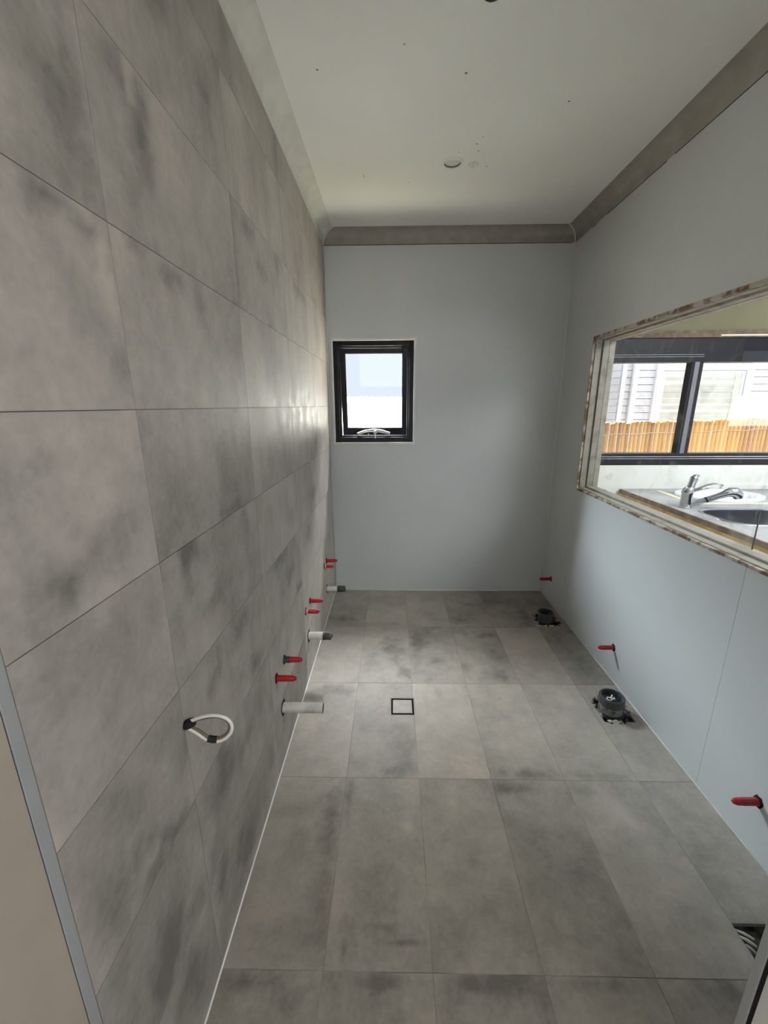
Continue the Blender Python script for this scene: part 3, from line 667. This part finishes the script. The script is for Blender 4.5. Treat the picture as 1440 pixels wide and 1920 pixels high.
bm = nb(); rings(bm, [(0, .066), (.014, .066), (.024, .058), (.027, .05)]); loc_part(t, 'flange', bm, 'tape_black', smooth=True, angle=40)
bm = nb(); rings(bm, [(.005, .052), (.07, .052), (.072, .056), (.082, .057), (.090, .055), (.090, .047), (.062, .046), (.060, .002)]); loc_part(t, 'collar', bm, 'pvc_grey', smooth=True, angle=35)
bm = nb(); rings(bm, [(.0605, .045), (.062, .043)]); tube(bm, [(-.036, -.01, .088), (0, .004, .086), (.03, .018, .088)], .0035, seg=8); loc_part(t, 'inner_seal', bm, 'tape_black')

# floor drain with tile insert
t = tag(empty('floor_drain', (.5235, 1.778, 0)), 'square floor drain with black rim and tile insert', 'drain')
a, b = .0575, .0575
bm = nb()
plate(bm, [(-a, -b), (a, -b), (a, b), (-a, b)], [[(-a+.008, -b+.009), (a-.008, -b+.009), (a-.008, b-.009), (-a+.008, b-.009)]], -.002, .0012)
loc_part(t, 'rim', bm, 'black_frame')
bm = nb(); plate(bm, [(-a-.005, -b-.004), (a+.005, -b-.004), (a+.005, b+.006), (-a-.005, b+.006)], [], -.002, .0004); loc_part(t, 'grout_bed', bm, 'grout_floor')
bm = nb(); box(bm, (-a+.010, -b+.011, -.002), (a-.010, b-.011, .0016)); tl_ = loc_part(t, 'tile_insert', bm, 'crumb_tile' if False else 'floor_insert' if 'floor_insert' in MT else 'concrete')
MT['floor_insert'] = plain('floor_insert', (0.40, 0.355, 0.31), 0.46, var=0.06, scale=20); tl_.data.materials[0] = MT['floor_insert']

# ------------------------------------------------------------------ neighbouring kitchen seen through the glass
KX0, KX1 = W+.125, 4.4
KWX0, KWX1, KWZ0, KWZ1 = KX0+.10, 4.15, 1.046, 1.956
bm = nb()
box(bm, (KX0-.02, D, -.3), (KWX0, D+.17, 2.75), 0); box(bm, (KWX1, D, -.3), (KX1, D+.17, 2.75), 0)
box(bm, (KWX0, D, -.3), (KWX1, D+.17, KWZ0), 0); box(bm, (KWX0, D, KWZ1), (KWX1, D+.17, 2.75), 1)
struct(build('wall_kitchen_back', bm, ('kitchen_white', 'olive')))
bm = nb(); box(bm, (KX0-.01, -3.2, -.06), (KX1+.1, D, -.001)); struct(build('floor_kitchen', bm, 'concrete'))
bm = nb(); box(bm, (KX0-.02, .3, 2.60), (KX1+.1, D+.1, 2.66)); struct(build('ceiling_kitchen', bm, 'ceiling'))
w3 = struct(empty('window_3', ((KWX0+KWX1)/2, D, KWZ0)))
bm = nb(); box(bm, (KWX0-.05, D-.012, KWZ1-.004), (KWX1+.05, D+.001, KWZ1+.042)); part(w3, 'raw_head_edge', bm, 'timber_dark')
bm = nb(); box(bm, (2.78, D-.016, KWZ1+.004), (KWX1, D-.012, KWZ1+.013)); part(w3, 'pale_strip', bm, 'cream_strip')
bm = nb(); frame(bm, KWX0, KWX1, KWZ0, KWZ1, D+.004, D+.09, .05, .090, .168)
box(bm, (2.628, D+.010, KWZ0+.08), (2.712, D+.07, KWZ1-.16)); part(w3, 'frame', bm, 'black_alu', bevel=.002)
bm = nb(); box(bm, (2.648, D+.004, KWZ0+.09), (2.680, D+.0105, KWZ1-.166)); part(w3, 'meeting_stile', bm, 'stile')
bm = nb()
for z in (KWZ0+.048, KWZ0+.064, KWZ1-.118, KWZ1-.132): box(bm, (KWX0, D+.0015, z), (2.70 if z > 1.5 else KWX1, D+.0045, z+.003))
part(w3, 'track_edge', bm, 'chrome')
bm = nb(); box(bm, (KWX0+.05, D+.045, KWZ0+.08), (2.66, D+.049, KWZ1-.15)); part(w3, 'pane', bm, 'glass')
bm = nb(); box(bm, (2.70, D+.030, KWZ0+.08), (KWX1-.05, D+.034, KWZ1-.15)); part(w3, 'pane', bm, 'glass')

# bench
BZ = .865
t = tag(empty('bench_top', (2.24, 2.2, BZ-.045)), 'grey laminate bench with raw timber edge behind the smeared glass', 'bench')
t.location = (2.24, 2.2, 0)
bm = nb(); ox, oy = -2.24, -2.2
R_ = lambda pts: [(x+ox, y+oy) for x, y in pts]
plate(bm, R_([(2.24, 1.0), (4.1, 1.0), (4.1, D-.002), (2.24, D-.002)]), [R_(circle(2.60, 2.315, .268, 48, .172, 4.0)), R_(circle(2.785, 2.875, .225, 48, .155))], BZ-.040, BZ)
loc_part(t, 'worktop', bm, 'bench')
bm = nb(); box(bm, (-.012, -1.2, BZ-.030), (0, D-2.2-.012, BZ)); loc_part(t, 'edge_band', bm, 'edge_brown')
bm = nb(); box(bm, (-.014, -1.2, BZ-.062), (.05, D-2.2-.012, BZ-.030)); loc_part(t, 'chipboard_edge', bm, 'edge_orange')
bm = nb()
pts = [(2.476, 3.05), (2.444, 2.645), (4.0, 2.645)]
for (xa, ya), (xb, yb) in zip(pts, pts[1:]):
    d = Vector((xb-xa, yb-ya, 0)).normalized(); nrm = Vector((-d.y, d.x, 0))*.020
    vs = [Vector((xa, ya, 0))-nrm, Vector((xb, yb, 0))-nrm, Vector((xb, yb, 0))+nrm, Vector((xa, ya, 0))+nrm]
    plate(bm, [(v.x+ox, v.y+oy) for v in vs], [], BZ, BZ+.003)
loc_part(t, 'joint_strip', bm, 'cream_strip')
bm = nb(); box(bm, (.02, -1.1, 0.0), (.045, D-2.2-.03, BZ-.040)); loc_part(t, 'side_panel', bm, 'kitchen_white')
bm = nb(); box(bm, (1.70, -1.1, 0), (1.74, D-2.2-.03, BZ-.040)); loc_part(t, 'side_panel', bm, 'kitchen_white')
bm = nb(); box(bm, (3.0, D-.02, BZ+.0005), (4.1, D-.002, BZ+.03)); tag(build('upstand', bm, 'kitchen_white'), 'white upstand strip at the back of the bench', 'upstand')
t = tag(empty('sink', (2.60, 2.315, BZ)), 'rounded stainless steel sink bowl set in the bench', 'sink')
bm = nb(); loft(bm, [(0, 0, .0, .284, .188), (0, 0, .004, .280, .184), (0, 0, .003, .266, .170), (0, 0, -.002, .264, .168)], seg=56, ex=4.0, close_last=False); loc_part(t, 'rim', bm, 'chrome', smooth=True, angle=50)
bm = nb(); loft(bm, [(0, 0, -.001, .2645, .1685), (0, 0, -.02, .262, .166), (0, 0, -.13, .245, .150), (0, 0, -.150, .225, .130), (0, 0, -.158, .06, .06), (0, 0, -.162, .04, .04)], seg=56, ex=4.0); loc_part(t, 'bowl', bm, 'steel', smooth=True)
t = tag(empty('wash_basin', (2.785, 2.875, BZ)), 'oval white ceramic basin set in the bench behind the sink', 'basin')
bm = nb(); loft(bm, [(0, 0, .0, .278, .203), (0, 0, .012, .280, .205), (0, 0, .020, .270, .196), (0, 0, .018, .235, .165), (0, 0, .006, .215, .148), (0, 0, -.06, .185, .12), (0, 0, -.10, .11, .07), (0, 0, -.108, .03, .03)], seg=56); loc_part(t, 'bowl', bm, 'ceramic', smooth=True)
bm = nb(); loft(bm, [(-.15, -.01, -.008, .014, .010), (-.15, -.01, .0, .006, .005)], seg=16); loc_part(t, 'overflow', bm, 'tape_black')
# tap
t = tag(empty('tap', (2.325, 2.545, BZ)), 'chrome pull-out mixer tap at the sink corner', 'tap')
bm = nb(); loft(bm, [(0, 0, 0, .036, .036), (0, 0, .005, .036, .036), (0, 0, .008, .031, .031), (0, 0, .085, .031, .031), (0, 0, .100, .034, .034), (.004, 0, .118, .030, .030), (.010, 0, .130, .023, .023)], seg=28); loc_part(t, 'body', bm, 'chrome', smooth=True, angle=40)
bm = nb(); tube(bm, [(.010, 0, .118), (.020, .0, .160), (.026, 0, .188)], [.021, .020, .023], seg=20); tube(bm, [(.026, 0, .184), (.034, 0, .196), (.052, 0, .201)], [.022, .015, .006], seg=16); loc_part(t, 'handle', bm, 'chrome', smooth=True, angle=40)
bm = nb(); tube(bm, smooth_path([(.015, -.008, .106), (.045, -.028, .130), (.075, -.046, .151), (.106, -.064, .163), (.140, -.076, .162), (.146, -.078, .154)]), [.0075]*16+[.0062]*15, seg=12, flat=(1.3, .7, (0, 0, 1)))
tube(bm, [(.015, -.006, .104), (.055, -.028, .122), (.092, -.045, .131)], [.010, .007, .003], seg=10); loc_part(t, 'lever', bm, 'chrome', smooth=True)
bm = nb(); tube(bm, [(.010, -.004, .016), (.078, -.032, .048), (.136, -.065, .084), (.170, -.085, .106)], [.017, .0165, .018, .021], seg=20); loc_part(t, 'spout', bm, 'chrome', smooth=True, angle=40)
bm = nb(); tube(bm, [(.165, -.083, .104), (.186, -.090, .116), (.212, -.094, .116), (.232, -.095, .100), (.238, -.095, .082)], [.022, .028, .031, .029, .024], seg=24); loc_part(t, 'spray_head', bm, 'chrome', smooth=True, angle=50)
bm = nb(); tube(bm, [(.090, -.0385, .0553), (.098, -.0430, .0603)], .0182, seg=20); loc_part(t, 'black_ring', bm, 'tape_black', smooth=True, angle=40)

# ------------------------------------------------------------------ hall behind the camera and the building shell
bm = nb(); box(bm, (-1.6, -3.2, -.06), (KX0-.015, .415, -.0125)); struct(build('floor_hall', bm, 'concrete'))
bm = nb(); box(bm, (-1.6, -3.3, 2.62), (KX0+2.6, .30, 2.70)); struct(build('ceiling_hall', bm, 'ceiling'))
bm = nb(); box(bm, (-1.7, -3.2, -.3), (-1.6, .40, 2.7)); box(bm, (-1.6, .285, -.3), (-.16, .40, 2.7)); struct(build('wall_hall_left', bm, 'kitchen_white'))
bm = nb(); wall_with_hole(bm, 'y', -3.3, -3.2, -1.7, KX1+.1, -.3, 2.7, (-1.1, 3.6, .3, 2.3)); struct(build('wall_hall_rear', bm, 'kitchen_white'))
bm = nb(); box(bm, (-.7, -3.4, 2.76), (KX1+.5, D+.75, 2.86)); struct(build('wall_top_roof', bm, 'roof_white'))
# ------------------------------------------------------------------ outside
bm = nb(); box(bm, (-30, -30, -.5), (40, 40, -.32)); g_ = build('lawn', bm, 'lawn'); struct(g_); g_.name = 'ground'
bm = nb(); box(bm, (-2.6, D+.18, -.32), (2.2, 4.65, -.28)); struct(build('ground_bounce_slab', bm, 'bounce_slab'))  # unseen slab added to bounce sunlight up through the window onto the ceiling
bm = nb()
for k in range(54):
    x0 = -4.0+k*.11
    v = [bm.verts.new(p) for p in ((x0, 4.6, .62), (x0+.055, 4.6, .64), (x0+.11, 4.6, .62), (x0+.11, 7.6, 1.62), (x0+.055, 7.6, 1.64), (x0, 7.6, 1.62))]
    bm.faces.new((v[0], v[1], v[4], v[5])); bm.faces.new((v[1], v[2], v[3], v[4]))
t = tag(empty('shed', (-.7, 6, -.32)), 'low garden shed with sunlit pale sheet roof outside the small black window', 'shed')
rf = part(t, 'roof_sheet', bm, 'roof_white'); q = rf.modifiers.new('t', 'SOLIDIFY'); q.thickness = .02
bm = nb(); box(bm, (-3.9, 4.7, -.32), (1.8, 7.5, .60)); part(t, 'wall', bm, 'render')

bm = nb(); box(bm, (2.04, D+.172, -.32), (2.08, 9.5, 2.7)); struct(build('added_yard_screen', bm, 'timber_dark'))  # unseen screen added to keep bounced light off the fence and house
# fence of half-round pickets strung on wire
t = tag(empty('picket_fence', (3.7, 4.6, -.32)), 'golden half-round timber paling fence strung on wire outside the kitchen window', 'fence')
rr = random.Random(5); x = 2.55; k = 0
base_me = []
while x < 6.2 and k < 96:
    w = .036+.012*rr.random(); top = 1.298+(x-2.77)*.030+.022*(rr.random()-.5)
    bm = nb(); n = 8
    prof = [(math.cos(PI*i/n)*w/2, -math.sin(PI*i/n)*w*.42) for i in range(n+1)]
    A = [bm.verts.new((a, b, 0)) for a, b in prof]; lean = (rr.random()-.5)*.008; B = [bm.verts.new((a+lean, b, top+.32-.012*abs(a)/w+.006*(rr.random()-.5))) for a, b in prof]
    for i in range(n): bm.faces.new((A[i], A[i+1], B[i+1], B[i]))
    bm.faces.new((A[n], A[0], B[0], B[n])); bm.faces.new(B); bm.faces.new(A[::-1])
    o = build('picket', bm, 'picket', t); o.location = (x-3.7, 0, 0)
    x += w+.0045; k += 1
for z in (1.165, .45):
    bm = nb(); tube(bm, [(-1.2+i*.1, -.024, z+.32+.006*math.sin(i*1.7)+(i*.1)*.03) for i in range(38)], .0035, seg=6); build('wire', bm, 'wire', t)
bm = nb(); box(bm, (-1.2, .03, .3), (2.6, .05, .38)); box(bm, (-1.2, .03, 1.2), (2.6, .05, 1.28)); build('rail', bm, 'timber_dark', t)

# neighbouring weatherboard house
t = tag(empty('weatherboard_house', (5, 8, -.32)), 'white weatherboard house beyond the paling fence', 'house')
def siding(bm, x0, y0, x1, y1, z0, z1, ph=.126, lap=.022):
    d = Vector((x1-x0, y1-y0, 0)).normalized(); nr = Vector((d.y, -d.x, 0))
    z = z0
    while z < z1:
        a0 = Vector((x0, y0, z+.013))+nr*lap; a1 = Vector((x1, y1, z+.013))+nr*lap; b0 = Vector((x0, y0, z+ph))+nr*.006; b1 = Vector((x1, y1, z+ph))+nr*.006
        c0 = Vector((x0, y0, z+.006))-nr*.028; c1 = Vector((x1, y1, z+.006))-nr*.028
        v = [bm.verts.new(p) for p in (a0, a1, b1, b0, c0, c1)]
        bm.faces.new((v[0], v[1], v[2], v[3])); bm.faces.new((v[4], v[5], v[1], v[0]))
        z += ph
hx0, hx1, hz1 = 5.30, 7.06, 2.20
bm = nb(); siding(bm, 4.74, 8.0, 12, 8.0, -.3, 3.6); part(t, 'siding', bm, 'siding')
bm = nb(); siding(bm, 3.2, 10.2, 4.70, 8.0, -.3, 3.6); part(t, 'side_siding', bm, 'siding')
bm = nb(); box(bm, (4.70, 7.965, -.3), (4.78, 8.03, 3.6)); part(t, 'corner_board', bm, 'house_trim')
bm = nb(); box(bm, (4.87, 7.90, -.3), (4.975, 7.965, 3.6)); part(t, 'downpipe', bm, 'house_trim', bevel=.015)
bm = nb(); box(bm, (3.2, 7.98, 3.6), (12, 12, 3.75)); box(bm, (4.78, 8.029, -.3), (12, 12, 3.6)); part(t, 'wall_core', bm, 'siding')
fr = nb(); frame(fr, hx0, hx1, .5, hz1, 7.93, 7.99, .13, .13, .11); fo = part(t, 'window_frame', fr, 'house_trim', bevel=.004)
fr = nb(); frame(fr, hx0+.14, hx1-.14, .64, hz1-.12, 7.955, 7.985, .045); part(t, 'inner_frame', fr, 'house_trim')
bm = nb()
z = .68
while z < hz1-.16:
    vs = [bm.verts.new(p) for p in ((hx0+.18, 7.974, z), (hx1-.30, 7.974, z), (hx1-.30, 7.986, z+.098), (hx0+.18, 7.986, z+.098))]; bm.faces.new(vs)
    vs = [bm.verts.new(p) for p in ((hx0+.18, 7.986, z), (hx1-.30, 7.986, z), (hx1-.30, 7.974, z), (hx0+.18, 7.974, z))]; bm.faces.new(vs); z += .103
part(t, 'blind', bm, 'blind')
bm = nb(); box(bm, (hx1-.30, 7.970, .66), (hx1-.17, 7.986, hz1-.16)); part(t, 'blind_side', bm, 'blind')
